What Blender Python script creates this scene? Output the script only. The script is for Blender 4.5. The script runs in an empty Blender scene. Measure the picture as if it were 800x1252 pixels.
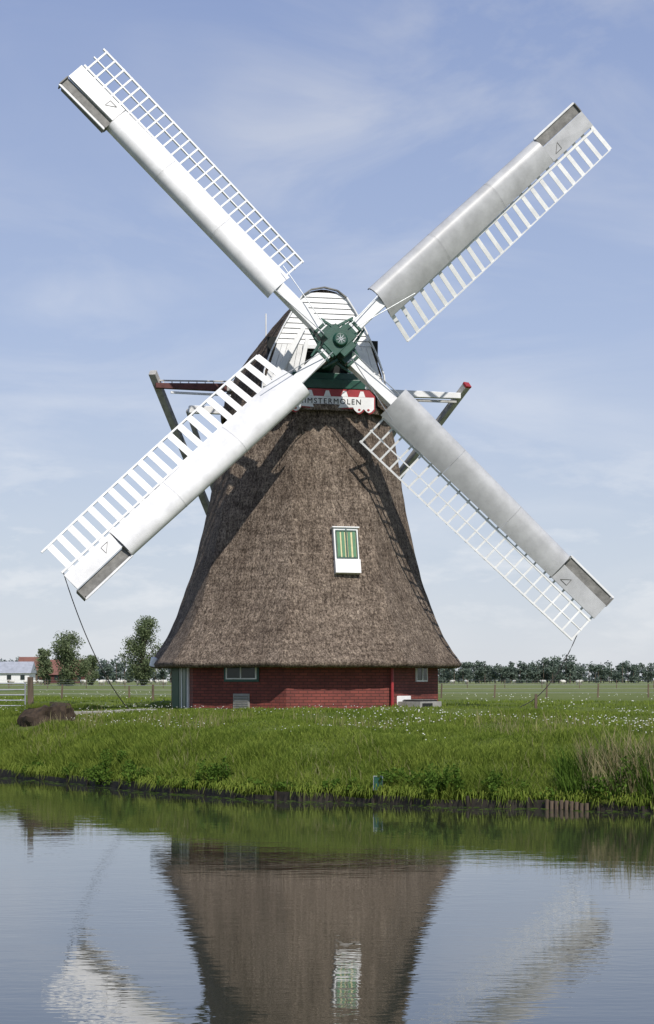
import bpy, math, random
import numpy as np
from mathutils import Vector, Matrix, noise
random.seed(7); rng=np.random.default_rng(7)
R=math.radians
scene=bpy.context.scene
F=2300.0; H=2.13
def P(px,py,d): return Vector(((px-400)*d/F, d, H+(832-py)*d/F))

# ---------------------------------------------------------------- materials
def new_mat(name):
    m=bpy.data.materials.new(name); m.use_nodes=True
    nt=m.node_tree; b=nt.nodes['Principled BSDF']
    return m,nt,b
def N(nt,t,**kw):
    n=nt.nodes.new(t)
    for k,v in kw.items(): setattr(n,k,v)
    return n
def coords(nt,scale,kind='Object'):
    tc=N(nt,'ShaderNodeTexCoord'); mp=N(nt,'ShaderNodeMapping')
    mp.inputs['Scale'].default_value=scale
    nt.links.new(tc.outputs[kind],mp.inputs[0]); return mp.outputs[0]
def noise_n(nt,scale,vscale=(1,1,1),detail=4,rough=.6,kind='Object'):
    n=N(nt,'ShaderNodeTexNoise'); n.inputs['Scale'].default_value=scale
    n.inputs['Detail'].default_value=detail; n.inputs['Roughness'].default_value=rough
    nt.links.new(coords(nt,vscale,kind),n.inputs['Vector']); return n.outputs['Fac']
def ramp(nt,fac,stops):
    r=N(nt,'ShaderNodeValToRGB'); e=r.color_ramp.elements
    while len(e)<len(stops): e.new(0.5)
    for i,(p,c) in enumerate(stops):
        e[i].position=p; e[i].color=(c[0],c[1],c[2],1)
    nt.links.new(fac,r.inputs[0]); return r.outputs[0]
def mixc(nt,fac,a,b,mode='MIX'):
    n=N(nt,'ShaderNodeMix',data_type='RGBA',blend_type=mode)
    if isinstance(fac,(int,float)): n.inputs[0].default_value=fac
    else: nt.links.new(fac,n.inputs[0])
    for s,v in ((6,a),(7,b)):
        if isinstance(v,tuple): n.inputs[s].default_value=(v[0],v[1],v[2],1)
        else: nt.links.new(v,n.inputs[s])
    return n.outputs[2]
def bump(nt,b,h,strength,dist,prev=None):
    n=N(nt,'ShaderNodeBump'); n.inputs['Strength'].default_value=strength; n.inputs['Distance'].default_value=dist
    nt.links.new(h,n.inputs['Height'])
    if prev: nt.links.new(prev,n.inputs['Normal'])
    nt.links.new(n.outputs[0],b.inputs['Normal']); return n.outputs[0]
def simple(name,col,rough=.6,var=.25,scale=6,bs=.15,metal=0,vs=(1,1,1)):
    m,nt,b=new_mat(name)
    f=noise_n(nt,scale,vs,6,.65)
    c=ramp(nt,f,[(.3,tuple(x*(1-var) for x in col)),(.65,tuple(min(1,x*(1+var*.4)) for x in col))])
    nt.links.new(c,b.inputs['Base Color']); b.inputs['Roughness'].default_value=rough; b.inputs['Metallic'].default_value=metal
    bump(nt,b,noise_n(nt,scale*6,vs,3),bs,.01)
    return m
M={}
M['white']=simple('white_paint',(.80,.80,.79),.45,.15,3)
M['board']=simple('aluminium_paint_shaded',(.45,.455,.46),.42,.2,2.2,.1)  # sail boards turned from the sun, their shade put into the colour
M['board_lit']=simple('aluminium_paint_sunlit',(.76,.76,.76),.42,.16,2.2,.1)  # same boards facing the sun, brightness painted in as a paler tone
M['grey']=simple('weathered_grey',(.20,.195,.18),.7,.45,5,.3)
M['dark']=simple('dark_interior',(.012,.014,.013),.8,.2)
M['green']=simple('green_paint',(.012,.07,.045),.4,.3,5)
M['lgreen']=simple('shutter_green',(.06,.2,.09),.5,.2)
M['cream']=simple('cream_paint',(.62,.55,.30),.5,.2)
M['redp']=simple('red_paint',(.33,.03,.035),.45,.3)
M['wood']=simple('weathered_wood',(.13,.095,.065),.85,.5,8,.5,vs=(1,1,.2))
M['pole']=simple('grey_white_timber',(.46,.45,.42),.7,.4,5,.3)
M['rust']=simple('dark_red_timber',(.11,.035,.03),.7,.5,5,.3)
M['wetwood']=simple('wet_planks',(.032,.025,.017),.7,.6,9,.5)
M['concrete']=simple('concrete',(.32,.31,.29),.85,.3,6,.4)
M['steel']=simple('galvanised_steel',(.45,.47,.48),.4,.2,8,.1,.6)
M['rope']=simple('rope',(.035,.033,.03),.9,.2)
M['peat']=simple('peat_earth',(.05,.034,.022),.95,.6,9,1.0)
M['glass']=simple('window_glass',(.02,.03,.03),.08,.2)
M['rooft']=simple('red_roof_tiles',(.19,.085,.065),.8,.2,1)
M['roofg']=simple('grey_sheet_roof',(.34,.36,.40),.7,.2,1)
M['wool']=simple('wool',(.68,.66,.60),.95,.2,5)
M['sheepface']=simple('sheep_face',(.25,.22,.2),.9,.2,5)
M['flower']=simple('white_petals',(.75,.75,.68),.8,.1)
M['bark']=simple('bark',(.10,.08,.06),.9,.4,3,.5)

def thatch(name,k=1.0):
    m,nt,b=new_mat(name)
    big=noise_n(nt,1.1,(1,1,.45),7,.72)
    c1=ramp(nt,big,[(.3,(.180*k,.140*k,.108*k)),(.7,(.335*k,.272*k,.215*k))])
    streak=noise_n(nt,1,(13,13,1.6),6,.75)
    c2=mixc(nt,.95,c1,ramp(nt,streak,[(.34,(.40,.38,.37)),(.62,(1.28,1.28,1.28))]),'MULTIPLY')
    course=noise_n(nt,1,(1.4,1.4,10),5,.75)
    c2=mixc(nt,.8,c2,ramp(nt,course,[(.36,(.62,.6,.6)),(.58,(1.14,1.14,1.14))]),'MULTIPLY')
    sp=noise_n(nt,1,(24,24,17),3,.8)
    c3=mixc(nt,1,c2,ramp(nt,sp,[(.37,(.32,.30,.30)),(.52,(1,1,1)),(.7,(1.8,1.8,1.75))]),'MULTIPLY')
    nt.links.new(c3,b.inputs['Base Color']); b.inputs['Roughness'].default_value=.95
    b.inputs['Specular IOR Level'].default_value=.15
    n1=bump(nt,b,streak,.9,.06); bump(nt,b,sp,1,.06,n1)
    return m
M['thatch']=thatch('thatch_reed'); M['thatch2']=thatch('thatch_cap',.6)

m,nt,b=new_mat('red_painted_brick'); M['brick']=m
br=N(nt,'ShaderNodeTexBrick'); nt.links.new(coords(nt,(1,1,1),'UV'),br.inputs['Vector'])
br.inputs['Scale'].default_value=1; br.inputs['Brick Width'].default_value=.22; br.inputs['Row Height'].default_value=.075
br.inputs['Mortar Size'].default_value=.010; br.inputs['Mortar Smooth'].default_value=.3
br.inputs['Color1'].default_value=(.225,.052,.038,1); br.inputs['Color2'].default_value=(.165,.038,.031,1); br.inputs['Mortar'].default_value=(.085,.026,.021,1)
c=mixc(nt,.8,br.outputs['Color'],ramp(nt,noise_n(nt,2.5,(1,1,1),6,.7),[(.3,(.6,.6,.6)),(.65,(1.2,1.2,1.2))]),'MULTIPLY')
nt.links.new(c,b.inputs['Base Color']); b.inputs['Roughness'].default_value=.75
inv=N(nt,'ShaderNodeMath',operation='SUBTRACT'); inv.inputs[0].default_value=1; nt.links.new(br.outputs['Fac'],inv.inputs[1])
bump(nt,b,inv.outputs[0],.7,.012)

def leafmat(name,dark,light,trans=.35,tscale=.6):
    m=bpy.data.materials.new(name); m.use_nodes=True; nt=m.node_tree
    nt.nodes.remove(nt.nodes['Principled BSDF']); out=nt.nodes['Material Output']
    g=N(nt,'ShaderNodeNewGeometry')
    f=noise_n(nt,tscale,(1,1,1),4)
    a=N(nt,'ShaderNodeMath',operation='MULTIPLY_ADD'); nt.links.new(f,a.inputs[0]); a.inputs[1].default_value=1.5; nt.links.new(g.outputs['Random Per Island'],a.inputs[2])
    h=N(nt,'ShaderNodeMath',operation='MULTIPLY'); nt.links.new(a.outputs[0],h.inputs[0]); h.inputs[1].default_value=.4
    mid=tuple((x+y)/2 for x,y in zip(dark,light))
    c=ramp(nt,h.outputs[0],[(.22,dark),(.5,mid),(.78,light)])
    d=N(nt,'ShaderNodeBsdfDiffuse'); t=N(nt,'ShaderNodeBsdfTranslucent')
    nt.links.new(c,d.inputs[0]); nt.links.new(c,t.inputs[0])
    mx=N(nt,'ShaderNodeMixShader'); mx.inputs[0].default_value=trans
    nt.links.new(d.outputs[0],mx.inputs[1]); nt.links.new(t.outputs[0],mx.inputs[2]); nt.links.new(mx.outputs[0],out.inputs[0])
    return m
M['grass']=leafmat('grass_blades',(.085,.145,.02),(.31,.37,.075),.45,.8)
M['straw']=leafmat('dry_stems',(.20,.17,.08),(.42,.37,.21),.3)
M['weed']=leafmat('weed_leaves',(.045,.095,.015),(.14,.22,.04),.35,2)
M['leafL']=leafmat('tree_leaves',(.085,.12,.06),(.22,.26,.14),.35,.3)
M['leafF']=leafmat('distant_leaves_thin_haze',(.095,.13,.11),(.16,.20,.155),.25,.08)  # aerial haze mixed into the leaf colour as a bluish tint
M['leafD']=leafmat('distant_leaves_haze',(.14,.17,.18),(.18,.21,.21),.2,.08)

m,nt,b=new_mat('meadow_ground'); M['ground']=m
f1=noise_n(nt,.35,(1,1,1),8,.65); f2=noise_n(nt,9,(1,1,1),6,.8); f3=noise_n(nt,.018,(1,2.5,1),4,.6)
c=ramp(nt,f1,[(.3,(.085,.12,.024)),(.7,(.17,.21,.055))])
c=mixc(nt,.8,c,ramp(nt,f2,[(.3,(.5,.5,.5)),(.7,(1.3,1.3,1.2))]),'MULTIPLY')
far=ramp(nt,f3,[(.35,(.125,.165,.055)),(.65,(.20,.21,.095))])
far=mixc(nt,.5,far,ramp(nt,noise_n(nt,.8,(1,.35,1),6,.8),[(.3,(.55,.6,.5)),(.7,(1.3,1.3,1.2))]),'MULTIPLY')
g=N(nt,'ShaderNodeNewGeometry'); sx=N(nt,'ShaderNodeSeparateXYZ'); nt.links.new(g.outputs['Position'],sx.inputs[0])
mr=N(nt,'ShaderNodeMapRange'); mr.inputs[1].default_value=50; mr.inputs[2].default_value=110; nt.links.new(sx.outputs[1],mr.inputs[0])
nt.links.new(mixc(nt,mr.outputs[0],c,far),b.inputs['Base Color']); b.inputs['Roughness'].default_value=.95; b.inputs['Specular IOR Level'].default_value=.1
bump(nt,b,f2,.8,.08)

m,nt,b=new_mat('canal_water'); M['water']=m
b.inputs['Base Color'].default_value=(.030,.032,.022,1); b.inputs['Roughness'].default_value=.006; b.inputs['IOR'].default_value=1.75
w1=noise_n(nt,1,(.8,2.0,1),3,.5); w2=noise_n(nt,1,(4,10,1),2,.55)
wv=noise_n(nt,.14,(1,1.5,1),2,.5)
n1=bump(nt,b,w1,.045,.05)
bmp=N(nt,'ShaderNodeBump'); bmp.inputs['Distance'].default_value=.010
st=N(nt,'ShaderNodeMapRange'); st.inputs[1].default_value=.35; st.inputs[2].default_value=.65; st.inputs[3].default_value=.04; st.inputs[4].default_value=.15
nt.links.new(wv,st.inputs[0]); nt.links.new(st.outputs[0],bmp.inputs['Strength'])
nt.links.new(w2,bmp.inputs['Height']); nt.links.new(n1,bmp.inputs['Normal']); nt.links.new(bmp.outputs[0],b.inputs['Normal'])

# ---------------------------------------------------------------- mesh builder
class MB:
    def __init__(s): s.v=[];s.f=[];s.m=[];s.mats=[]
    def mi(s,k):
        if k not in s.mats: s.mats.append(k)
        return s.mats.index(k)
    def add(s,vs,fs,k):
        o=len(s.v); s.v+= [tuple(v) for v in vs]; i=s.mi(k)
        for f in fs: s.f.append(tuple(o+j for j in f)); s.m.append(i)
    def box(s,x0,x1,y0,y1,z0,z1,k,T=None):
        T=T or (lambda x,y,z:(x,y,z))
        vs=[T(x,y,z) for z in (z0,z1) for y in (y0,y1) for x in (x0,x1)]
        s.add(vs,[(0,2,3,1),(4,5,7,6),(0,1,5,4),(2,6,7,3),(0,4,6,2),(1,3,7,5)],k)
    def beam(s,p0,p1,a0,b0,a1,b1,k,ref=Vector((0,0,1))):
        p0=Vector(p0);p1=Vector(p1); d=(p1-p0).normalized(); x=d.cross(ref).normalized(); y=x.cross(d)
        vs=[]
        for p,a,bb in ((p0,a0,b0),(p1,a1,b1)):
            for sx,sy in ((-1,-1),(1,-1),(1,1),(-1,1)): vs.append(p+x*sx*a/2+y*sy*bb/2)
        s.add(vs,[(0,3,2,1),(4,5,6,7),(0,1,5,4),(1,2,6,5),(2,3,7,6),(3,0,4,7)],k)
    def tube(s,pts,rad,k,n=8,cap=True):
        pts=[Vector(p) for p in pts]; rs=rad if isinstance(rad,list) else [rad]*len(pts)
        vs=[];fs=[]
        for i,p in enumerate(pts):
            d=(pts[min(i+1,len(pts)-1)]-pts[max(i-1,0)]).normalized()
            ref=Vector((0,0,1)) if abs(d.z)<.9 else Vector((1,0,0))
            x=d.cross(ref).normalized(); y=x.cross(d)
            for j in range(n):
                a=2*math.pi*j/n; vs.append(p+x*math.cos(a)*rs[i]+y*math.sin(a)*rs[i])
        for i in range(len(pts)-1):
            for j in range(n):
                a=i*n+j;b2=i*n+(j+1)%n; fs.append((a,b2,b2+n,a+n))
        if cap: fs.append(tuple(range(n-1,-1,-1))); fs.append(tuple((len(pts)-1)*n+j for j in range(n)))
        s.add(vs,fs,k)
    def loft(s,rows,k,closed=True,caps=False):
        n=len(rows[0]); vs=[p for r in rows for p in r]; fs=[]
        for i in range(len(rows)-1):
            for j in range(n if closed else n-1):
                a=i*n+j;b2=i*n+(j+1)%n; fs.append((a,b2,b2+n,a+n))
        if caps: fs.append(tuple(range(n-1,-1,-1))); fs.append(tuple((len(rows)-1)*n+j for j in range(n)))
        s.add(vs,fs,k)
    def obj(s,name,parent=None,smooth=False,bevel=0,fix=True):
        me=bpy.data.meshes.new(name); me.from_pydata(s.v,[],s.f)
        for k in s.mats: me.materials.append(M[k])
        me.polygons.foreach_set('material_index',s.m)
        if smooth: me.polygons.foreach_set('use_smooth',[True]*len(s.f))
        me.update()
        if fix:
            import bmesh
            bm=bmesh.new(); bm.from_mesh(me); bmesh.ops.recalc_face_normals(bm,faces=bm.faces); bm.to_mesh(me); bm.free()
        ob=bpy.data.objects.new(name,me); scene.collection.objects.link(ob)
        if parent: setparent(ob,parent)
        if bevel:
            bv=ob.modifiers.new('bevel','BEVEL'); bv.width=bevel; bv.segments=2; bv.limit_method='ANGLE'
        return ob
def setparent(ob,p):
    ob.parent=p; ob.matrix_parent_inverse=Matrix.Translation(p.location).inverted()
def empty(name,loc):
    e=bpy.data.objects.new(name,None); e.location=loc; e.empty_display_size=.5; scene.collection.objects.link(e); return e
def fastmesh(name,V,quads,tris,key,mats2=None):
    me=bpy.data.meshes.new(name); nq=len(quads); ntr=len(tris)
    me.vertices.add(len(V)); me.vertices.foreach_set('co',V.astype(np.float32).ravel())
    me.loops.add(nq*4+ntr*3)
    me.loops.foreach_set('vertex_index',np.concatenate([quads.ravel(),tris.ravel()]).astype(np.int32))
    me.polygons.add(nq+ntr)
    me.polygons.foreach_set('loop_start',np.concatenate([np.arange(nq)*4,nq*4+np.arange(ntr)*3]).astype(np.int32))
    me.update(calc_edges=True); me.validate()
    me.materials.append(M[key]); ob=bpy.data.objects.new(name,me); scene.collection.objects.link(ob); return ob

# ---------------------------------------------------------------- terrain
WX=np.array([-400,-60,-20,-11,-7.2,-5.0,-3.1,-1.47,.43,2.09,4.04,5.3,12,30,400.])
WY=np.array([150,75,53,45.5,41.9,38.6,35.8,34.0,33.0,32.0,31.1,30.6,29,27,24.])
def wl(x):
    x=np.asarray(x,float); return np.interp(x,WX,WY)+.10*np.sin(x*2.1)+.06*np.sin(x*5.3+1)
def hgt(x,y):
    x=np.asarray(x,float);y=np.asarray(y,float); s=y-wl(x)
    h=np.interp(s,[-.6,-.05,.05,.6,1.6,3.0,5,9,13,40],[-.7,-.4,.10,.34,.72,1.06,1.22,1.36,1.42,1.40])
    bumps=.035*np.sin(x*1.7+y*.9)+.03*np.sin(x*.8-y*1.9+1)+.02*np.sin(3.3*x+2.1*y)
    h=h+np.where((s>.3)&(s<30),bumps*np.clip(s,0,1),0)
    near=np.interp(y,[4,7.5,8.2],[.55,.25,-.7])
    return np.where(y<9,near,h)
xs=np.concatenate([[-6000,-3000,-1500,-700,-350,-180,-100,-70,-50,-38,-30,-25,-21,-18],np.arange(-16,16.01,.2),[18,21,25,30,38,50,70,100,180,350,700,1500,3000,6000]])
ys=np.concatenate([[-1500,-400,-100,-30,-10,0,4,6,7,7.5,8,8.5,9,10,14,18,22,24,25,26,27,28],np.arange(28.5,60,.15),[61,63,66,70,75,82,90,105,130,160,200,300,500,900,1800,3500,7000]])
X,Y=np.meshgrid(xs,ys); Z=hgt(X,Y)
V=np.stack([X,Y,Z],-1).reshape(-1,3); nx=len(xs); ny=len(ys)
i,j=np.meshgrid(np.arange(ny-1),np.arange(nx-1),indexing='ij'); a=(i*nx+j).ravel()
q=np.stack([a,a+1,a+nx+1,a+nx],-1)
g_ob=fastmesh('ground',V,q,np.zeros((0,3),int),'ground'); g_ob.data.polygons.foreach_set('use_smooth',[True]*len(q))
wm=MB(); wm.add([(-390,4,0),(390,4,0),(390,140,0),(-390,140,0)],[(0,1,2,3)],'water'); wm.obj('water',fix=False)

# ---------------------------------------------------------------- blades
AX,AY=-.62,50.0
MX,MY=(60-400)*45.0/F,45.0
def blades(name,n,xr,sr,hf,wid,key,dens=None,lean=.35):
    x=rng.uniform(xr[0],xr[1],n); s=rng.uniform(0,1,n)**1.15*(sr[1]-sr[0])+sr[0]; y=wl(x)+s
    keep=(np.hypot(x-AX,y-50)>3.62)&(np.hypot((x-MX)/1.1,(y-MY+.3))>.66)
    if dens is not None: keep&=dens(x,y,s)
    x=x[keep];y=y[keep];s=s[keep];n=len(x)
    cl=.5+.5*np.sin(x*2.3+1.3*np.sin(y*1.9))*np.sin(y*2.9+1.1*np.sin(x*1.3))
    hh=hf(x,y,s,cl)*rng.uniform(.5,1.3,n); z=hgt(x,y)-.02; z=np.where(s<.03,np.maximum(z,.05),z)
    th=rng.uniform(0,2*np.pi,n); ph=rng.uniform(0,2*np.pi,n); L=rng.uniform(.05,lean,n)*hh*1.6
    w=wid*rng.uniform(.6,1.3,n)
    dx,dy=np.cos(th)*w/2,np.sin(th)*w/2; lx,ly=np.cos(ph)*L,np.sin(ph)*L
    V=np.empty((n,5,3))
    V[:,0]=np.stack([x-dx,y-dy,z],-1);V[:,1]=np.stack([x+dx,y+dy,z],-1)
    V[:,2]=np.stack([x+dx*.8+lx*.35,y+dy*.8+ly*.35,z+hh*.6],-1);V[:,3]=np.stack([x-dx*.8+lx*.35,y-dy*.8+ly*.35,z+hh*.6],-1)
    V[:,4]=np.stack([x+lx,y+ly,z+hh*.97],-1)
    o=np.arange(n)*5
    return fastmesh(name,V.reshape(-1,3),np.stack([o,o+1,o+2,o+3],-1),np.stack([o+3,o+2,o+4],-1),key)
def hf(x,y,s,c): return np.interp(s,[0,.4,2.5,4,8,30],[.24,.20,.13,.085,.07,.09])*(.5+1.0*c)
blades('bank_grass',300000,(-11,10),(.0,11),hf,.014,'grass',None,.65)
blades('meadow_grass',60000,(-16,16),(9,34),hf,.022,'grass')
blades('tall_grass_stems',6500,(-11,10),(.05,6),lambda x,y,s,c:.17+.22*c,.008,'straw',lambda x,y,s:(np.sin(x*1.9+.7)+np.sin(x*.7+y)>.0))
def droop(n):
    x=rng.uniform(-11,10,n); k=(np.sin(x*1.7)+np.sin(x*4.1+2)+.8*np.sin(x*9.0)>rng.uniform(-1.8,1.6,n)); x=x[k]; n=len(x)
    y=wl(x)+rng.uniform(-.02,.12,n); z=.12+rng.uniform(0,.08,n); L=rng.uniform(.08,.26,n); hh=rng.uniform(.02,.16,n); sd=rng.normal(0,.09,n); w=.008
    V=np.empty((n,5,3)); V[:,0]=np.stack([x-w,y,z],-1);V[:,1]=np.stack([x+w,y,z],-1)
    V[:,2]=np.stack([x+w+sd*.5,y-L*.6,z+hh],-1);V[:,3]=np.stack([x-w+sd*.5,y-L*.6,z+hh],-1);V[:,4]=np.stack([x+sd,y-L,z+hh-rng.uniform(.06,.2,n)],-1)
    o=np.arange(n)*5; fastmesh('sedge_fringe',V.reshape(-1,3),np.stack([o,o+1,o+2,o+3],-1),np.stack([o+3,o+2,o+4],-1),'grass')
droop(7000)
def dr(x,y,s): return (np.abs(x-4.85)<.6)
blades('reed_clump',1100,(4,5.5),(-.05,.9),lambda x,y,s,c:.65+.35*c,.016,'straw',dr,.3)
blades('reed_leaves',2000,(3.9,5.6),(-.05,.9),lambda x,y,s,c:.45+.4*c,.02,'weed',None,.4)
def flowers(name,n,xr,sr,size):
    b=MB(); x=rng.uniform(*xr,n); s=rng.uniform(*sr,n)
    k=(np.sin(x*1.1+.4)+np.sin(s*.9+x*.5)>-.2)&(np.hypot(x-AX,wl(x)+s-50)>4)
    x=x[k];s=s[k];y=wl(x)+s;z=hgt(x,y)
    for X_,Y_,Z_ in zip(x,y,z):
        r=size*random.uniform(.6,1.2); h=Z_+random.uniform(.07,.17)
        b.add([(X_+r,Y_,h),(X_,Y_+r,h),(X_-r,Y_,h),(X_,Y_-r,h),(X_,Y_,h+r*.8),(X_,Y_,h-r*.6)],[(0,1,4),(1,2,4),(2,3,4),(3,0,4),(1,0,5),(2,1,5),(3,2,5),(0,3,5)],'flower')
    b.obj(name,fix=False)
flowers('daisies',1500,(-10,11),(3.0,12),.014)
flowers('daisies',450,(1,11),(2.5,9),.018)
flowers('meadow_flowers',600,(-16,18),(16,60),.025)
def leafcloud(c,rad,n,size,flat=1.0,shell=.5):
    u=rng.normal(size=(n,3)); u/=np.linalg.norm(u,axis=1)[:,None]
    r=rng.uniform(shell,1,n)[:,None]**.6
    p=np.array(c)+u*r*np.array(rad)
    nrm=rng.normal(size=(n,3))+u*.8; nrm/=np.linalg.norm(nrm,axis=1)[:,None]
    t=np.cross(nrm,rng.normal(size=(n,3))); t/=np.linalg.norm(t,axis=1)[:,None]; b2=np.cross(nrm,t)
    s=(size*rng.uniform(.5,1.3,n))[:,None]
    return np.stack([p-t*s*.5,p+b2*s*.32,p+t*s*.5,p-b2*s*.32],1)
def leafobj(name,clouds,key,parent=None):
    A=np.concatenate(clouds); n=len(A)
    ob=fastmesh(name,A.reshape(-1,3),np.arange(n*4).reshape(n,4),np.zeros((0,3),int),key)
    if parent: setparent(ob,parent)
    return ob
def plant_at(px,py_w,w,h,n,s0=.15,key='weed'):
    y0=float(wl((px-400)*33/F)); x=(px-400)*y0/F; y=float(wl(x))+s0; z=float(hgt(x,y))
    cl=[leafcloud((x+random.uniform(-w,w)*.5,y+random.uniform(-.25,.3),z+h*random.uniform(.1,.9)),(w*random.uniform(.12,.3),.2,h*random.uniform(.25,.55)),n//9,.065,shell=.05) for _ in range(9)]
    leafobj('bank_weed',cl,key)
for px,w,h,n in [(130,.9,.5,1700),(165,.5,.35,700),(262,.5,.45,1000),(235,.4,.25,400),(350,.5,.22,400),(500,.9,.45,1600),(540,.6,.5,1200),(585,.7,.35,900),(625,.6,.45,900),(745,.7,.6,1200),(775,.6,.5,800),(30,.6,.25,500),(420,.4,.22,300),(690,.5,.3,500),(80,.5,.22,400),(310,.5,.2,300),(200,.5,.22,300),(390,.4,.2,300),(440,.4,.2,250)]:
    plant_at(px,0,w,h,n)
rv=MB(); x=-22.0
while x<18:
    w=random.uniform(.3,.8); y1=float(wl(x))-.04; y2=float(wl(x+w))-.04
    top=random.uniform(.08,.17)
    rv.beam((x,y1,-.1),(x+w*.99,y2,-.1+random.uniform(-.02,.02)),.04,2*(top+.1),.04,2*(top+.1)-random.uniform(0,.06),'wetwood')
    rv.tube([(x,y1-.06,-.4),(x+random.uniform(-.02,.02),y1-.06,top+random.uniform(-.05,.05))],.03,'wetwood')
    x+=w
for i in range(9):
    xx=3.65+i*.075; rv.tube([(xx,float(wl(xx))-.22,-.4),(xx,float(wl(xx))-.22,.13+random.uniform(-.02,.03))],.034,'wood')
rv.obj('wooden_revetment')
fl=MB()
for i in range(700):
    xx=random.uniform(-9,8); yy=float(wl(xx))-abs(random.gauss(0,.5))-.12; r=random.uniform(.015,.045)
    fl.add([(xx+r*math.cos(t)*1.3,yy+r*math.sin(t),.006) for t in [k*math.pi/3 for k in range(6)]],[(0,1,2,3,4,5)],'weed')
fl.obj('floating_pondweed',fix=False)

# ---------------------------------------------------------------- WINDMILL
mill=empty('windmill',(AX,AY,1.4))
yaw=R(12.5); tilt=R(6)
u=Vector((math.cos(yaw),math.sin(yaw),0)); f=Vector((math.sin(yaw),-math.cos(yaw),0)); zz=Vector((0,0,1))
A0=Vector((AX,AY,0)); CO=Vector((-.48,AY,0))
def C(x,s,z): return CO+u*x+f*s+zz*z
th0=-6.3
def octdir(a): return Vector((math.sin(R(a)),-math.cos(R(a)),0))
def octr(a,Rc,round_=.3):
    t=((a-th0)%45)-22.5
    o=Rc*math.cos(R(22.5))/math.cos(R(t)); c=Rc*.965
    return o*(1-round_)+c*round_
pz=np.array([2.56,3.04,3.70,5.0,6.09,7.17,8.26,9.13,9.5]); pr=np.array([4.20,3.88,3.56,3.08,2.80,2.58,2.38,2.22,2.14])
zf=np.linspace(2.56,9.5,150); co=np.polyfit(pz,pr,5); rf=np.polyval(co,zf)
rows=[]; nseg=224
def ring(rr,z,amp,rd):
    out=[]; k2=np.interp(z,[2.56,9.3],[0,.10])
    for k in range(nseg):
        a=360*k/nseg; d=octdir(a); r=octr(a,rr,rd)
        q=d*r; nz=noise.noise(Vector((q.x*5,q.y*5,z*2.5)))*amp+noise.noise(Vector((q.x*1.2,q.y*1.2,z*.9)))*amp*2.2
        out.append(A0+Vector((k2,0,0))+d*(r+nz)+zz*(z+ (noise.noise(Vector((q.x*6,q.y*6,3)))*amp*1.6 if z<2.62 else 0)))
    return out
rows.append(ring(3.5,2.66,0,.1)); rows.append(ring(4.0,2.45,.014,.15)); rows.append(ring(4.14,2.47,.016,.15))
for z,r in zip(zf,rf): rows.append(ring(float(r),float(z),.017,.15))
b=MB(); b.loft(rows,'thatch'); b.obj('thatched_body',mill,smooth=True)
def base_wall():
    Rw=3.57; me=bpy.data.meshes.new('brick_base'); vs=[];fs=[];uv=[]
    side=2*Rw*math.sin(R(22.5))
    for k in range(8):
        a=th0+45*k; p=A0+octdir(a)*Rw; q=A0+octdir(a+45)*Rw; o=len(vs)
        vs+=[(p.x,p.y,.9),(q.x,q.y,.9),(q.x,q.y,2.72),(p.x,p.y,2.72)]; fs.append((o,o+1,o+2,o+3))
        uv+=[(k*side,.9),((k+1)*side,.9),((k+1)*side,2.72),(k*side,2.72)]
    me.from_pydata(vs,[],fs); l=me.uv_layers.new(name='UVMap')
    for i2,c2 in enumerate(uv): l.data[i2].uv=c2
    me.materials.append(M['brick']); ob=bpy.data.objects.new('brick_base',me); scene.collection.objects.link(ob); setparent(ob,mill)
base_wall()
apo=3.57*math.cos(R(22.5))
def face(kc,apothem=apo):
    n_=octdir(kc); t=Vector((math.cos(R(kc)),math.sin(R(kc)),0))
    return lambda x,y,z: A0+n_*(apothem+y)+t*x+zz*z
b=MB()
T=face(-28.8)
b.box(-.42,.60,-.03,.035,2.10,2.56,'green',T); b.box(-.36,.54,.036,.045,2.16,2.52,'white',T); b.box(-.32,.50,.046,.05,2.19,2.50,'glass',T); b.box(.07,.10,.051,.06,2.19,2.5,'white',T)
b.box(-.15,.32,-.02,.03,1.36,1.80,'concrete',T)
for i in range(6): b.box(-.12,.29,.031,.045,1.42+i*.06,1.45+i*.06,'grey',T)
T=face(61.2)
b.box(.0,.66,-.03,.04,2.10,2.50,'white',T); b.box(.05,.61,.041,.046,2.14,2.46,'glass',T); b.box(.31,.35,.047,.06,2.14,2.46,'white',T)
b.obj('base_windows',mill,bevel=.006)
b=MB(); T=face(-73.8)
b.box(-1.05,.95,-.02,.05,1.3,2.62,'white',T); b.box(-.93,-.06,.051,.075,1.35,2.58,'green',T); b.box(-.0,.83,.051,.075,1.35,2.58,'green',T)
for i in range(7): b.box(-.90+i*.13,-.885+i*.13,.076,.085,1.38,2.55,'lgreen',T)
b.box(.34,.42,.076,.09,1.35,2.58,'white',T)
b.obj('base_door',mill,bevel=.006)
b=MB(); b.tube([A0+octdir(38)*3.66+zz*1.2,A0+octdir(38)*3.66+zz*2.5],.04,'redp'); b.obj('drain_pipe',mill)
b=MB(); T=face(50)
b.box(-.35,.55,.15,.85,1.25,1.60,'concrete',T); b.box(-.27,.47,.22,.78,1.601,1.63,'dark',T); b.box(-.27,.15,.851,.87,1.40,1.56,'dark',T)
for i in range(5): b.box(-.2+i*.15,-.17+i*.15,.2,.8,1.631,1.65,'grey',T)
b.box(-.4,.2,.1,.14,1.5,1.74,'white',T)
b.obj('inlet_chamber',mill,bevel=.01)
n_=octdir(16.2); t_=Vector((math.cos(R(16.2)),math.sin(R(16.2)),0)); tl=R(12)
up_=(zz*math.cos(tl)-n_*math.sin(tl)); out_=(n_*math.cos(tl)+zz*math.sin(tl))
O=A0+n_*3.02+t_*.32+zz*4.86
WT=lambda x,y,z: O+t_*x*.96+out_*y+up_*z*.98
b=MB()
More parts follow.
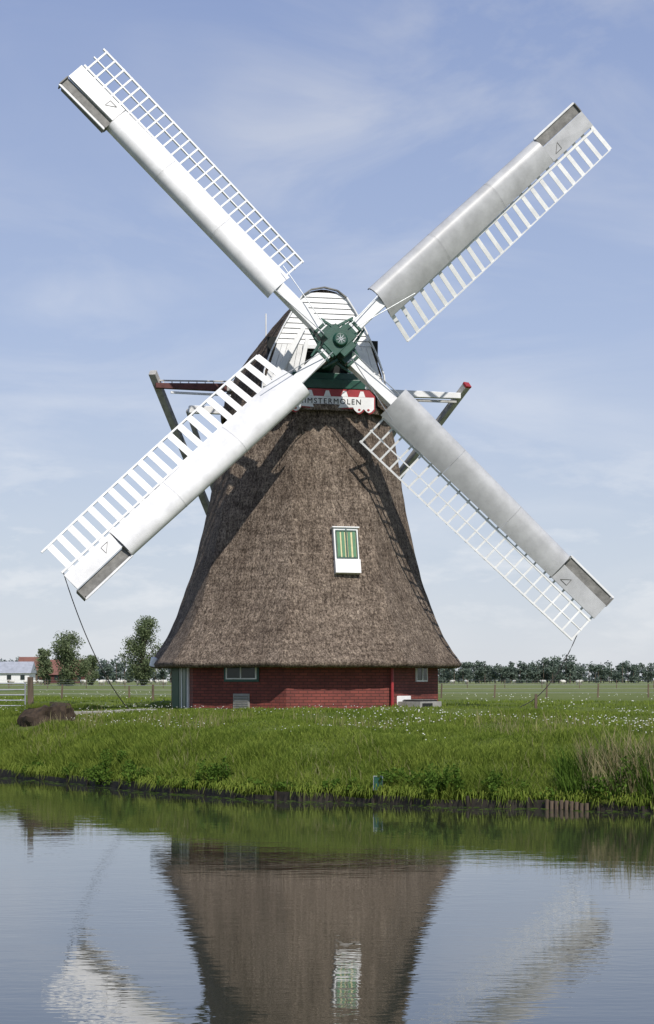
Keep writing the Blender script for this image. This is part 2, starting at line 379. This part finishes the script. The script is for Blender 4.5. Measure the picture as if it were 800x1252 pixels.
b.box(-.33,.33,-.75,.0,.0,1.16,'white',WT)
b.box(-.345,.345,-.7,.05,-.04,.32,'white',WT)
b.box(-.37,.37,-.7,.05,1.161,1.19,'white',WT)
b.box(-.27,.27,.001,.008,.38,1.10,'cream',WT)
for x0 in (-.25,-.13,.04,.17): b.box(x0,x0+.08,.009,.02,.39,1.09,'lgreen',WT)
b.box(-.02,.02,.021,.035,.36,1.12,'green',WT)
b.box(-.29,.29,.021,.03,1.06,1.10,'green',WT); b.box(-.29,-.26,.021,.03,.38,1.06,'green',WT); b.box(.26,.29,.021,.03,.38,1.06,'green',WT); b.box(-.29,.29,.021,.03,.345,.38,'green',WT)
b.obj('thatch_window',mill,bevel=.006)
b=MB(); q=A0+octdir(-88)*3.9
b.tube([q+Vector((-.05,-.1,2.5)),q+Vector((.0,-.12,2.72))],[.14,.13],'white',12); b.obj('white_plate',mill)  # small white plate at the thatch edge, modelled as a short tube

# cap
sec=[(1.66,9.05),(1.63,9.4),(1.56,10.0),(1.38,10.5),(1.06,11.17),(.80,11.62),(.58,11.95),(.34,12.12),(0,12.19)]
def section(sw,top,s,base=9.05,nn=40,amp=.02):
    pts=[(x,z) for x,z in sec]; full=pts+[(-x,z) for x,z in pts[-2::-1]]
    out=[]; tt=np.linspace(0,len(full)-1,nn)
    fx=np.interp(tt,range(len(full)),[p[0] for p in full]); fz=np.interp(tt,range(len(full)),[p[1] for p in full])
    for x_,z_ in zip(fx,fz):
        z2=base+(z_-9.05)/(12.19-9.05)*(top-base); q=C(x_*sw,s,z2)
        nz=noise.noise(q*3)*amp; out.append(q+ (q-C(0,s,9.5)).normalized()*nz)
    return out
st_s=[1.85,1.84,1.5,1.0,.5,0,-.6,-1.2,-1.8,-2.3,-2.7,-2.95,-3.05]
st_w=[.90,.985,1.02,1.12,1.22,1.30,1.34,1.31,1.18,.98,.70,.4,.1]
st_t=[12.05,12.16,12.17,12.12,12.04,11.92,11.75,11.5,11.15,10.75,10.3,9.9,9.4]
fine=np.linspace(-3.05,1.84,60)
rows=[section(float(np.interp(s,st_s[::-1],st_w[::-1])),float(np.interp(s,st_s[::-1],st_t[::-1])),float(s)) for s in fine]
b=MB(); b.loft(rows,'thatch2',closed=False); 
b.loft([section(.985,12.16,1.84,amp=0),section(.86,12.0,1.84,base=9.2,amp=0)],'thatch2',closed=False)
b.obj('thatched_cap',mill,smooth=True)
b=MB(); rw=[]
for z,r in ((9.0,2.22),(9.0,2.30),(9.15,2.31),(9.15,2.15)):
    rw.append([A0+Vector((.1,0,0))+Vector((math.cos(a),math.sin(a),0))*r+zz*z for a in np.linspace(0,2*math.pi,48,endpoint=False)])
b.loft(rw,'thatch'); b.obj('cap_ring',mill,smooth=False)
def halfw(z,k=.98): return float(np.interp(z,[p[1] for p in sec],[p[0] for p in sec]))*k
b=MB(); z=10.72; S0=1.86
b.box(-1.45,1.45,1.70,1.75,9.1,10.9,'dark',C)  # near-black plate painting the shade inside the cap opening
while z<12.06:
    z1=z+.135
    def strip(xa0,xb0,xa1,xb1):
        b.add([C(xa0,S0+.035,z),C(xb0,S0+.035,z),C(xb1,S0+.012,z1-.012),C(xa1,S0+.012,z1-.012),C(xa0,S0-.05,z),C(xb0,S0-.05,z),C(xb1,S0-.05,z1-.012),C(xa1,S0-.05,z1-.012)],
          [(0,1,2,3),(4,7,6,5),(0,4,5,1),(3,2,6,7),(0,3,7,4),(1,5,6,2)],'white')
    w0,w1=halfw(z),halfw(min(z1,12.15)); strip(-w0,w0,-w1,w1)
    z+=.135
for sgn in (-1,1):
    n=5
    for i in range(n):
        def edge_pts(t):
            return .72+(1.60-.72)*t,9.62,.55+(1.24-.55)*t,10.71
        a_=edge_pts(i/n); c_=edge_pts((i+1)/n-.012)
        pts=[(a_[0],a_[1]),(c_[0],c_[1]),(c_[2],c_[3]),(a_[2],a_[3])]
        pts=[(sgn*x,z_) for x,z_ in pts]
        vs=[C(x,S0+.03,z_) for x,z_ in pts]+[C(x,S0-.05,z_) for x,z_ in pts]
        b.add(vs,[(0,1,2,3),(7,6,5,4),(0,4,5,1),(1,5,6,2),(2,6,7,3),(3,7,4,0)],'white')
b.obj('storm_shield_boards',mill)
b=MB()
edge=[(x*1.005,z) for x,z in sec]+[(-x*1.005,z) for x,z in sec[-2::-1]]
for (xa,za),(xb,zb) in zip(edge[:-1],edge[1:]):
    if min(za,zb)<9.3: continue
    top=min(za,zb)>11.9
    b.beam(C(xa,1.90,za),C(xb,1.90,zb),.035,.10,.035,.10,'grey' if top else 'white',f)
for sgn in (-1,1):
    b.beam(C(sgn*.52,2.0,11.2),C(sgn*1.35,2.1,9.72),.10,.04,.20,.04,'white',f)
    b.beam(C(sgn*.46,1.98,10.85),C(sgn*.66,2.02,9.95),.10,.05,.12,.05,'white',f)
b.box(-.56,.56,1.9,1.97,10.60,10.715,'white',C)
b.obj('shield_trim',mill,bevel=.006)
b=MB()
b.box(-1.0,1.0,1.9,2.22,9.56,9.80,'green',C); b.box(-.85,.85,1.88,2.1,9.81,9.98,'green',C)
b.obj('breast_beam',mill,bevel=.015)
# beard: red board with white letter band and scalloped lower edge
b=MB(); dzb=-.12
def extr(pts,s0,s1,k):
    n=len(pts); vs=[C(x,s0,z+dzb) for x,z in pts]+[C(x,s1,z+dzb) for x,z in pts]
    b.add(vs,[tuple(range(n)),tuple(range(2*n-1,n-1,-1))]+[(i,(i+1)%n,n+(i+1)%n,n+i) for i in range(n)],k)
low=[]
for i in range(81):
    x_=-1.25+2.5*i/80; ax=abs(x_)
    z_=9.17-.02*math.cos(ax*3) + (.0 if ax<.7 else -.10*abs(math.sin((ax-.7)*math.pi/.275)))-(.04 if ax>.7 else 0)
    low.append((x_,z_))
extr(low+[(1.25,9.5),(1.1,9.66),(-1.1,9.66),(-1.25,9.5)],2.23,2.255,'redp')
low2=[(x*.975,z+.03) for x,z in low]
extr(low2+[(1.22,9.47),(-1.22,9.47)],2.256,2.27,'white')
for i in range(5):
    xc=-.9+i*.45; extr([(xc-.09,9.475),(xc+.09,9.475),(xc+.04,9.62),(xc-.04,9.62)],2.256,2.27,'white')
for sgn in (-1,1):
    for xc,r in ((.83,.035),(1.07,.035)): extr([(sgn*xc+r*math.cos(t),9.15+r*.8*math.sin(t)) for t in np.linspace(0,2*math.pi,14,endpoint=False)],2.271,2.28,'redp')
b.obj('decorated_beard_board',mill)
tc=bpy.data.curves.new('name_lettering','FONT'); tc.body='KRIMSTERMOLEN'; tc.size=.19; tc.extrude=.004; tc.align_x='CENTER'; tc.space_character=1.25
to=bpy.data.objects.new('name_lettering',tc); scene.collection.objects.link(to); tc.materials.append(M['dark'])
mm=Matrix((( u.x,0,f.x),(u.y,0,f.y),(0,1,0))).to_4x4(); mm.translation=C(0,2.276,9.165)
to.matrix_world=mm; setparent(to,mill)
b=MB(); b.tube([C(-1.05,-.6,11.0),C(-1.05,-.6,11.95)],.02,'white'); b.obj('cap_rod',mill)
# spreader beams and tail
foot=Vector((-1.86,57.2,3.0))
b=MB()
Lp=C(-3.98,-.15,9.85); Rp=C(4.22,-.15,9.85); Mp=C(0,-.15,9.87)
b.beam(Lp-u*.1,C(-2.2,-.15,9.86),.16,.13,.22,.2,'rust'); b.beam(C(-2.2,-.15,9.86),Mp,.22,.2,.24,.22,'pole')
b.beam(Mp,Rp,.24,.22,.18,.15,'white')
b.beam(Lp+zz*.14,C(-2.0,-.15,10.03),.04,.04,.04,.04,'pole'); b.beam(Lp-zz*.16+u*.3,C(-2.0,-.15,9.66),.05,.06,.05,.06,'white')
for k in range(8): b.beam(Lp+u*(.12+k*.22)+zz*.05,Lp+u*(.12+k*.22)+zz*.17,.03,.03,.03,.03,'white',f)
b.beam(Rp-zz*.16-u*.1,C(2.0,-.15,9.70),.06,.07,.06,.07,'pole')
b.beam(C(-3.0,-1.5,9.45),C(3.0,-1.5,9.45),.2,.2,.2,.2,'white')
b.obj('spreader_beams',mill,bevel=.01)
b=MB()
def ext(p,q_,e): return p+(p-q_).normalized()*e
b.beam(ext(Lp-f*.16,foot,.5),foot,.19,.17,.17,.15,'pole'); b.beam(ext(Rp-f*.16,foot,.45),foot,.19,.17,.17,.15,'pole')
b.beam(ext(Rp-f*.16,foot,.47),ext(Rp-f*.16,foot,.40),.20,.18,.20,.18,'redp')
b.beam(C(-3.0,-1.6,9.45),foot,.12,.12,.12,.12,'pole'); b.beam(C(3.0,-1.6,9.45),foot,.12,.12,.12,.12,'pole')
b.beam(C(0,-2.8,9.7),foot+Vector((-.1,.4,-.7)),.28,.28,.24,.24,'wood')
b.beam(foot+Vector((-.1,.4,-.7)),foot+Vector((-.1,.4,-1.7)),.2,.2,.2,.2,'wood')
b.obj('tail_pole_and_braces',mill,bevel=.01)

# sails
hub=C(0,3.35,10.49)
nn=(f*math.cos(tilt)+zz*math.sin(tilt)); vv=(zz*math.cos(tilt)-f*math.sin(tilt))
def sail(tag,ang,t0,zoff,boardkey,slatw,rails,spac,Lr,bw=1.0):
    a=R(ang); r_=u*math.cos(a)+vv*math.sin(a); c_=u*math.sin(a)-vv*math.cos(a)
    def W(x,t,z): return hub+c_*x+r_*t+nn*(z+zoff)
    def phi(t): return R(float(np.interp(t,[1.4,9.15],[27,5])))
    def S(x,t,z):
        p=phi(t); return W(x*math.cos(p)+z*math.sin(p),t,-x*math.sin(p)+z*math.cos(p))
    def B(bb,x0,x1,ta,tb,z0,z1,k): bb.box(x0,x1,ta,tb,z0,z1,k,S)
    b=MB()
    b.beam(W(0,.0,0),W(0,t0+.6,0),.30,.30,.27,.27,'white',nn); b.beam(W(0,t0+.6,0),W(0,Lr,-.03),.27,.27,.13,.12,'white',nn)
    b.obj(tag+'_stock',mill,bevel=.012)
    prof=[(.42,.10),(.25,.155),(.05,.185),(-.14,.185),(-.28,.15),(-.38,.08),(-.44,-.02),(-.44,-.12),(-.40,-.2),(-.38,-.2),(-.41,-.1),(-.38,-.0),(-.3,.08),(-.1,.14),(.2,.13),(.42,.085)]
    prof=[(x*bw if x<0 else x,z) for x,z in prof]
    b=MB(); t1=Lr-1.5; segs=[t0,t0+(t1-t0)*.36,t0+(t1-t0)*.70,t1]
    for k in range(3):
        rows=[]
        for t in np.linspace(segs[k]+.006,segs[k+1]-.006,7):
            w=float(np.interp(t,[1.5,7.7],[1.04,.86])); rows.append([S(x*w,t,z*w) for x,z in prof])
        b.loft(rows,boardkey,True,False)
        if k<2:
            rows=[]
            for t in (segs[k+1]-.03,segs[k+1]+.0):
                w=float(np.interp(t,[1.5,7.7],[1.04,.86]))*1.01; rows.append([S(x*w,t,z*w) for x,z in prof])
            b.loft(rows,boardkey,True,False)
    ob=b.obj(tag+'_leading_board',mill,smooth=True)
    md=ob.modifiers.new('es','EDGE_SPLIT'); md.split_angle=R(40)
    b=MB()
    B(b,-.10,.36,t1+.02,Lr+.02,.05,.09,boardkey); B(b,-.34,-.105,t1+.02,Lr+.02,-.02,.0,'grey')
    b.box(-.02,.02,t1+.05,Lr-.02,-.34,.0,'grey',lambda x,t,z:S(-.36+x+ z*-.15,t,z))
    B(b,-.38,-.10,Lr+.02,Lr+.05,-.26,.06,'grey'); B(b,-.38,.36,t1-.01,t1+.02,-.16,.09,'grey')
    B(b,-.42,-.37,t1+.0,Lr+.04,-.02,.03,'board_lit')
    q0=t1+.2
    for (xa,ta),(xb,tb) in (((.24,q0),(.05,q0+.22)),((.05,q0+.22),(.24,q0+.22)),((.24,q0+.22),(.24,q0))):
        b.beam(S(xa,ta,.10),S(xb,tb,.10),.012,.012,.012,.012,'grey',nn)
    b.obj(tag+'_air_brake',mill,bevel=.004)
    b=MB(); t=t0+.12; xo=lambda t:float(np.interp(t,[1.5,9.15],[1.28,1.13]))
    while t<Lr:
        dz=random.uniform(-.008,.008)
        if slatw>.08: 
            w=slatw
            b.add([S(x,t+dt,z) for z in (-.012,.0) for x,dt in ((.30,-w/2+dz),(xo(t),-w/2+dz),(xo(t),w/2+dz),(.30,w/2+dz))],[(0,3,2,1),(4,5,6,7),(0,1,5,4),(1,2,6,5),(2,3,7,6),(3,0,4,7)],'white')
        else: B(b,.30,xo(t)+.03,t-slatw/2+dz,t+slatw/2+dz,-.03,.01,'white')
        t+=spac
    def rail(x,w):
        ts=np.linspace(t0+.08,Lr,9)
        for ta,tb in zip(ts[:-1],ts[1:]):
            k=lambda t: x if x<.6 else (xo(t) if x>1.1 else x*xo(t)/1.2)
            b.add([S(k(tt)+dx,tt,z) for tt in (ta,tb) for dx,z in ((-w/2,-.035),(w/2,-.035),(w/2,.016),(-w/2,.016))],[(0,3,2,1),(4,5,6,7),(0,1,5,4),(1,2,6,5),(2,3,7,6),(3,0,4,7)],'white')
    for x,w in rails: rail(x,w)
    b.obj(tag+'_lattice',mill)
    return W,S
a0=43.4; LA=9.1; LB=9.3
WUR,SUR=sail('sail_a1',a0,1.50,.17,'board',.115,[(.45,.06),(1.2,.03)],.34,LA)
WUL,SUL=sail('sail_b1',a0+91.4,2.0,-.17,'board_lit',.045,[(.45,.05),(.84,.03),(1.2,.045)],.29,LB-.1,.78)
WLL,SLL=sail('sail_a2',a0+180,1.50,.17,'board_lit',.17,[(.45,.05),(1.2,.045)],.34,LA-.1)
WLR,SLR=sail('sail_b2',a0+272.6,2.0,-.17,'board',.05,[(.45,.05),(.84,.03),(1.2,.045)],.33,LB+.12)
b=MB()
def HB(x,y,z,rot=0):
    a=R(a0+rot); r_=u*math.cos(a)+vv*math.sin(a); c_=u*math.sin(a)-vv*math.cos(a)
    return hub+r_*x+c_*y+nn*z
b.box(-.38,.38,-.22,.22,-.40,.37,'green',HB); b.box(-.22,.22,-.38,.38,-.41,.36,'green',HB)
b.box(-.46,.46,-.19,.19,-.02,.35,'green',HB); b.box(-.19,.19,-.50,.50,-.36,-.01,'green',HB)
b.tube([hub+nn*.37,hub+nn*.46],[.20,.15],'green',20)
for sx in (-1,1):
    b.box(sx*.58-.04,sx*.58+.04,-.19,.19,-.01,.34,'green',HB); b.box(-.19,.19,sx*.58-.04,sx*.58+.04,-.36,0,'green',HB)
    for sy in (-1,1): b.beam(HB(sx*.3,sy*.3,.1),HB(sx*.75,sy*.2,.1),.08,.08,.05,.05,'green',nn); b.beam(HB(sx*.3,sy*.3,-.15),HB(sx*.2,sy*.75,-.15),.08,.08,.05,.05,'green',nn)
b.tube([hub-nn*.35,hub-nn*2.6],[.30,.34],'green',20)
b.obj('poll_end',mill,bevel=.015)
b=MB()
for k in range(8):
    a=math.pi*k/4+.2; d=u*math.cos(a)+vv*math.sin(a); b.beam(hub+nn*.465+d*.015,hub+nn*.465+d*.12,.014,.01,.006,.01,'steel',nn)
b.obj('hub_star',mill)
b=MB()
for W_ in (WUR,WUL,WLL,WLR):
    b.tube([W_(.05,.5,.35),W_(.42,2.3,.18)],.012,'steel',6); b.tube([W_(-.1,.4,.3),W_(-.2,2.2,.2)],.012,'steel',6)
b.obj('control_rods',mill)
b=MB()
def rope(p,q_,sag,k=24):
    pts=[]
    for i in range(k+1):
        t=i/k; w=p.lerp(q_,t); w.z-=sag*4*t*(1-t)*(1-.2*t); pts.append(w)
    b.tube(pts,.012,'rope',6)
pL=SLL(.45,LA-.15,-.05); pR=SLR(.75,LB+.05,-.05)
rope(pL,Vector(((158-400)*46.5/F,46.5,float(hgt(-4.9,46.5))+.05)),.45)
rope(pR,Vector(((636-400)*47.5/F,47.5,float(hgt(4.9,47.5))+.0)),.45)
b.obj('sail_ropes',mill)

# ---------------------------------------------------------------- setting objects
b=MB(); x0,y0=MX,MY; rows=[]
for z,r in ((-.3,1.1),(-.05,1.05),(.08,1.0),(.20,.98),(.32,.94),(.41,.86),(.44,.6),(.45,0.05)):
    rr=[]
    for k in range(72):
        a=2*math.pi*k/72; ca,sa=math.cos(a),math.sin(a)
        q=Vector((ca*.64,sa*.42,0))*r; q*=1+.35*noise.noise(Vector((ca*1.7,sa*1.7,z*3)))+.12*noise.noise(Vector((ca*7,sa*7,z*14)))
        rr.append((x0+q.x,y0+q.y,float(hgt(x0,y0))+z*(1+.15*ca)+.07*noise.noise(Vector((q.x*7,q.y*7,0)))))
    rows.append(rr)
b.loft(rows,'peat',caps=True); b.obj('peat_heap',smooth=False)
n=1300; xx=MX+rng.normal(0,.30,n); yy=MY+rng.uniform(-.2,.4,n); zt=hgt(np.full(n,MX),np.full(n,MY))+.41+rng.uniform(-.03,.03,n)
V=np.empty((n,3,3)); hh=rng.uniform(.04,.10,n); lx=rng.normal(0,.04,n)
V[:,0]=np.stack([xx-.007,yy,zt],-1);V[:,1]=np.stack([xx+.007,yy,zt],-1);V[:,2]=np.stack([xx+lx,yy-.03,zt+hh],-1)
fastmesh('heap_grass',V.reshape(-1,3),np.zeros((0,4),int),np.arange(n*3).reshape(n,3),'grass')
gy=49.0; gx0=(-95-400)*gy/F; gx1=(31-400)*gy/F; gz=float(hgt(gx1,gy))
b=MB()
for z in (.18,.32,.46,.60,.76): b.tube([(gx0,gy,gz+z),(gx1,gy,gz+z)],.015,'steel')
for x in (gx0,(gx0+gx1)/2,gx1): b.tube([(x,gy,gz+.12),(x,gy,gz+.8)],.02,'steel')
b.tube([(gx0,gy,gz+.18),((gx0+gx1)/2,gy,gz+.76)],.012,'steel'); b.obj('field_gate')
def post(px,d,h,name='fence_post',w=.11):
    x=(px-400)*d/F; z=float(hgt(x,d)); b=MB(); b.beam((x,d,z-.3),(x+random.uniform(-.02,.02),d,z+h),w,w,w*.9,w*.9,'wood',Vector((0,1,0))); b.obj(name,bevel=.01); return Vector((x,d,z))
post(38,49,.92,w=.15)
post(655,46,.40,w=.07); post(187,62,.6,w=.08)
def fence(x0,x1,d0,d1,n,h,name):
    b=MB(); pr=None
    for i in range(n):
        t=i/(n-1); x=x0+(x1-x0)*t; y=d0+(d1-d0)*t; z=float(hgt(x,y)); hh=h*random.uniform(.92,1.08)
        b.beam((x,y,z-.2),(x+random.uniform(-.05,.05),y,z+hh),.07,.07,.06,.06,'wood',Vector((0,1,0)))
        if pr is not None:
            for k in (.95,.65,.35): b.tube([(pr[0],pr[1],pr[2]+h*k),(x,y,z+h*k)],.006,'steel',4)
        pr=(x,y,z)
    b.obj(name)
fence(2.5,32,78,86,14,.6,'wire_fence'); fence(-30,-5,66,72,11,.55,'wire_fence')
fence(-90,120,170,185,60,.8,'wire_fence')
sxx=(462-400)*33/F; sy=float(wl(sxx))-.02
b=MB()
b.beam((sxx,sy,-.3),(sxx,sy,.36),.04,.04,.04,.04,'wood',Vector((0,1,0))); b.box(sxx-.085,sxx+.085,sy-.045,sy-.03,.22,.47,'steel'); b.box(sxx-.075,sxx+.075,sy-.05,sy-.046,.23,.46,'green'); b.obj('water_level_sign',bevel=.004)
b=MB()
for i in range(9):
    x=(95+i*13-400)*46.6/F; z=float(hgt(x,46.6)); b.box(x-.12,x+.12,46.4,46.8,z-.03,z+.05,'concrete')
b.obj('paving_path',bevel=.01)

# trees
def tree(name,px,d,height,width,nl,key,leaf,seed,trunkf=.25,lobes=16):
    random.seed(seed); x=(px-400)*d/F; y=d; z=float(hgt(x,y)); e=empty(name,(x,y,z)); b=MB()
    top=Vector((x+random.uniform(-.3,.3),y,z+height*.8))
    b.tube([Vector((x,y,z-.2)),Vector((x+.1,y,z+height*.3)),top],[height*.028,height*.018,height*.004],'bark')
    cl=[]
    for k in range(lobes):
        t=trunkf+(.97-trunkf)*(k+random.random())/lobes; a=random.uniform(0,2*math.pi)
        env=math.sin(math.pi*min(1,(t-trunkf*.6)/(1.08-trunkf*.6)))**.6
        rr=width/2*env*random.uniform(.15,.8); c=Vector((x+math.cos(a)*rr,y+math.sin(a)*rr,z+height*t*.93))
        s=Vector((x,y,z+height*t*.55)); b.tube([s,s.lerp(c,.6)+Vector((0,0,.2)),c],[height*.009,height*.006,height*.002],'bark',5)
        lr=width*random.uniform(.13,.22)*(.6+.5*env); cl.append(leafcloud(c,(lr,lr,lr*random.uniform(.8,1.3)),nl//lobes,leaf,shell=.02))
    b.obj('trunk_and_limbs',e); leafobj('foliage',cl,key,e)
tree('willow_tree',175,250,9.6,6.4,11000,'leafL',.25,3,.08,44)
tree('shrub_tree',82,250,7.2,6.6,10000,'leafL',.25,5,.03,36)
tree('shrub_tree',55,290,6.0,4.5,4000,'leafL',.3,8,.05,18)
tree('shrub_tree',112,300,5.0,4.0,3000,'leafL',.3,18,.05,16)
def treerow(name,x0,x1,d,hmin,hmax,n,key,leaf,seed,nl=260):
    random.seed(seed); b=MB(); cl=[]
    for i in range(n):
        x=x0+(x1-x0)*(i+random.uniform(.1,.9))/n; y=d+random.uniform(-6,12); h=random.uniform(hmin,hmax)*(1+.18*math.sin(x*.11)); z=1.4
        b.tube([(x,y,z-.2),(x,y,z+h*.8)],[h*.025,h*.01],'bark',5)
        w=h*random.uniform(.26,.42)
        for k in range(5):
            t=random.uniform(.12,.86); cl.append(leafcloud((x+random.uniform(-w,w)*.6,y+random.uniform(-1,1),z+h*t),(w*.55,w*.55,h*.16),nl//5,leaf,shell=.05))
    e=empty(name,((x0+x1)/2,d,1.4)); b.obj('trunks',e); leafobj('foliage',cl,key,e)
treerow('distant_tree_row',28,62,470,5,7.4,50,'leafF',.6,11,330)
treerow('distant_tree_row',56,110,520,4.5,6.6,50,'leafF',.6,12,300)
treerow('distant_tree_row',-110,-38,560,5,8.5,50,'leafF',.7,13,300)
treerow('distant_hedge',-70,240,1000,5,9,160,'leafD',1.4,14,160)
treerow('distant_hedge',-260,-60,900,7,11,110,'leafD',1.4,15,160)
def farm(name,px0,px1,d,wall,ridge,wk,rk):
    x0=(px0-400)*d/F;x1=(px1-400)*d/F;z=1.3; e=empty(name,((x0+x1)/2,d,z)); D=9
    b=MB(); b.box(x0,x1,d,d+D,z,z+wall,wk); 
    for i in range(4):
        xx=x0+(x1-x0)*(i+.5)/4; b.box(xx-.5,xx+.5,d-.05,d-.003,z+1,z+2.1,'glass')
    b.obj('walls',e)
    b=MB(); b.add([(x0-.4,d-.5,z+wall-.1),(x1+.4,d-.5,z+wall-.1),(x1+.4,d+D/2,z+ridge),(x0-.4,d+D/2,z+ridge),(x0-.4,d+D+.5,z+wall-.1),(x1+.4,d+D+.5,z+wall-.1)],[(0,1,2,3),(3,2,5,4),(0,3,4),(1,5,2)],rk); b.obj('roof',e)
farm('farm_shed',-30,36,430,2.6,5.2,'white','roofg'); farm('farmhouse',48,104,480,2.4,6.2,'brick','rooft'); farm('barn',22,52,520,3,7.4,'wood','rooft')
def sheepmesh():
    import bmesh
    bm=bmesh.new()
    def ell(c,r,mi):
        k=bmesh.ops.create_icosphere(bm,subdivisions=2,radius=1)
        for v in k['verts']: v.co=Vector((v.co.x*r[0]+c[0],v.co.y*r[1]+c[1],v.co.z*r[2]+c[2]))
        for fc in set(ff for v in k['verts'] for ff in v.link_faces): fc.material_index=mi
    ell((0,0,.58),(.52,.25,.27),0); ell((.42,0,.66),(.22,.17,.2),0); ell((.66,0,.62),(.17,.09,.1),1); ell((.58,.11,.7),(.03,.09,.03),1); ell((.58,-.11,.7),(.03,.09,.03),1); ell((-.52,0,.55),(.05,.05,.14),0)
    for x in (-.34,.34):
        for y in (-.13,.13): ell((x,y,.2),(.045,.045,.22),1)
    me=bpy.data.meshes.new('sheep'); bm.to_mesh(me); bm.free(); me.materials.append(M['wool']); me.materials.append(M['sheepface']); return me
sm=sheepmesh(); random.seed(21)
for k in range(34):
    px=random.choice([random.uniform(100,205),random.uniform(100,150),random.uniform(545,760),random.uniform(0,60)]); d=random.uniform(260,400)
    ob=bpy.data.objects.new('sheep',sm); x=(px-400)*d/F; ob.location=(x,d,float(hgt(x,d))); ob.rotation_euler=(0,0,random.uniform(0,6.28)); scene.collection.objects.link(ob)

# ---------------------------------------------------------------- light
el=R(46); az=R(24)
S=Vector((math.sin(az)*math.cos(el),-math.cos(az)*math.cos(el),math.sin(el)))
sl=bpy.data.lights.new('sun','SUN'); sl.energy=4.3; sl.angle=R(.5); sl.color=(1,.95,.88)
so=bpy.data.objects.new('sun',sl); so.rotation_euler=S.to_track_quat('Z','Y').to_euler(); so.location=(20,-20,40); scene.collection.objects.link(so)
w=bpy.data.worlds.new('World'); scene.world=w; w.use_nodes=True; nt=w.node_tree; bg=nt.nodes['Background']
SS=.10
sky=N(nt,'ShaderNodeTexSky',sky_type='NISHITA'); sky.sun_disc=False; sky.sun_elevation=el; sky.sun_rotation=R(180-24); sky.air_density=1.0; sky.dust_density=.4; sky.ozone_density=1.5; sky.altitude=0
tcw=N(nt,'ShaderNodeTexCoord'); sp=N(nt,'ShaderNodeSeparateXYZ'); nt.links.new(tcw.outputs['Generated'],sp.inputs[0])
haze=ramp(nt,sp.outputs[2],[(0,(.66,.70,.78)),(.07,(.58,.645,.77)),(.18,(.43,.52,.74)),(.36,(.28,.365,.62)),(1,(.13,.21,.45))])
hz=N(nt,'ShaderNodeVectorMath',operation='SCALE'); nt.links.new(haze,hz.inputs[0]); hz.inputs['Scale'].default_value=1/SS
base=mixc(nt,.85,sky.outputs[0],hz.outputs[0])
def wn(scale,vs,det,ro,dist,rot):
    n=N(nt,'ShaderNodeTexNoise'); n.inputs['Scale'].default_value=scale; n.inputs['Detail'].default_value=det; n.inputs['Roughness'].default_value=ro; n.inputs['Distortion'].default_value=dist
    tc2=N(nt,'ShaderNodeTexCoord'); mp=N(nt,'ShaderNodeMapping'); mp.inputs['Scale'].default_value=vs; mp.inputs['Rotation'].default_value=(0,rot,0)
    nt.links.new(tc2.outputs['Generated'],mp.inputs[0]); nt.links.new(mp.outputs[0],n.inputs['Vector']); return n.outputs['Fac']
cirrus=ramp(nt,wn(6,(1,1,3.0),10,.58,.7,.5),[(.42,(0,0,0)),(.72,(.85,.85,.85))])
patch=ramp(nt,wn(4.5,(1,1,1.2),3,.5,0,0),[(.40,(.12,.12,.12)),(.60,(1,1,1))])
mu=mixc(nt,1.0,cirrus,patch,'MULTIPLY')
low=ramp(nt,wn(13,(1,1,3.2),8,.6,.2,0),[(.52,(0,0,0)),(.64,(.8,.8,.8))])
band=ramp(nt,sp.outputs[2],[(.0,(.1,.1,.1)),(.05,(.9,.9,.9)),(.10,(.6,.6,.6)),(.15,(0,0,0))])
mu=mixc(nt,1.0,mu,mixc(nt,1.0,low,band,'MULTIPLY'),'ADD')
hs=N(nt,'ShaderNodeHueSaturation'); hs.inputs['Saturation'].default_value=.5; hs.inputs['Value'].default_value=1.12; nt.links.new(base,hs.inputs['Color'])
nt.links.new(mixc(nt,mu,base,hs.outputs[0]),bg.inputs[0]); bg.inputs[1].default_value=SS

cam=bpy.data.cameras.new('camera'); co_=bpy.data.objects.new('camera',cam); scene.collection.objects.link(co_)
co_.location=(0,0,H); co_.rotation_euler=(R(90),0,0); cam.sensor_width=36; cam.sensor_fit='AUTO'; cam.lens=F/1252*36; cam.shift_y=206/1252; cam.clip_start=.1; cam.clip_end=12000
scene.camera=co_
scene.view_settings.view_transform='Standard'; scene.view_settings.look='None'; scene.view_settings.exposure=0
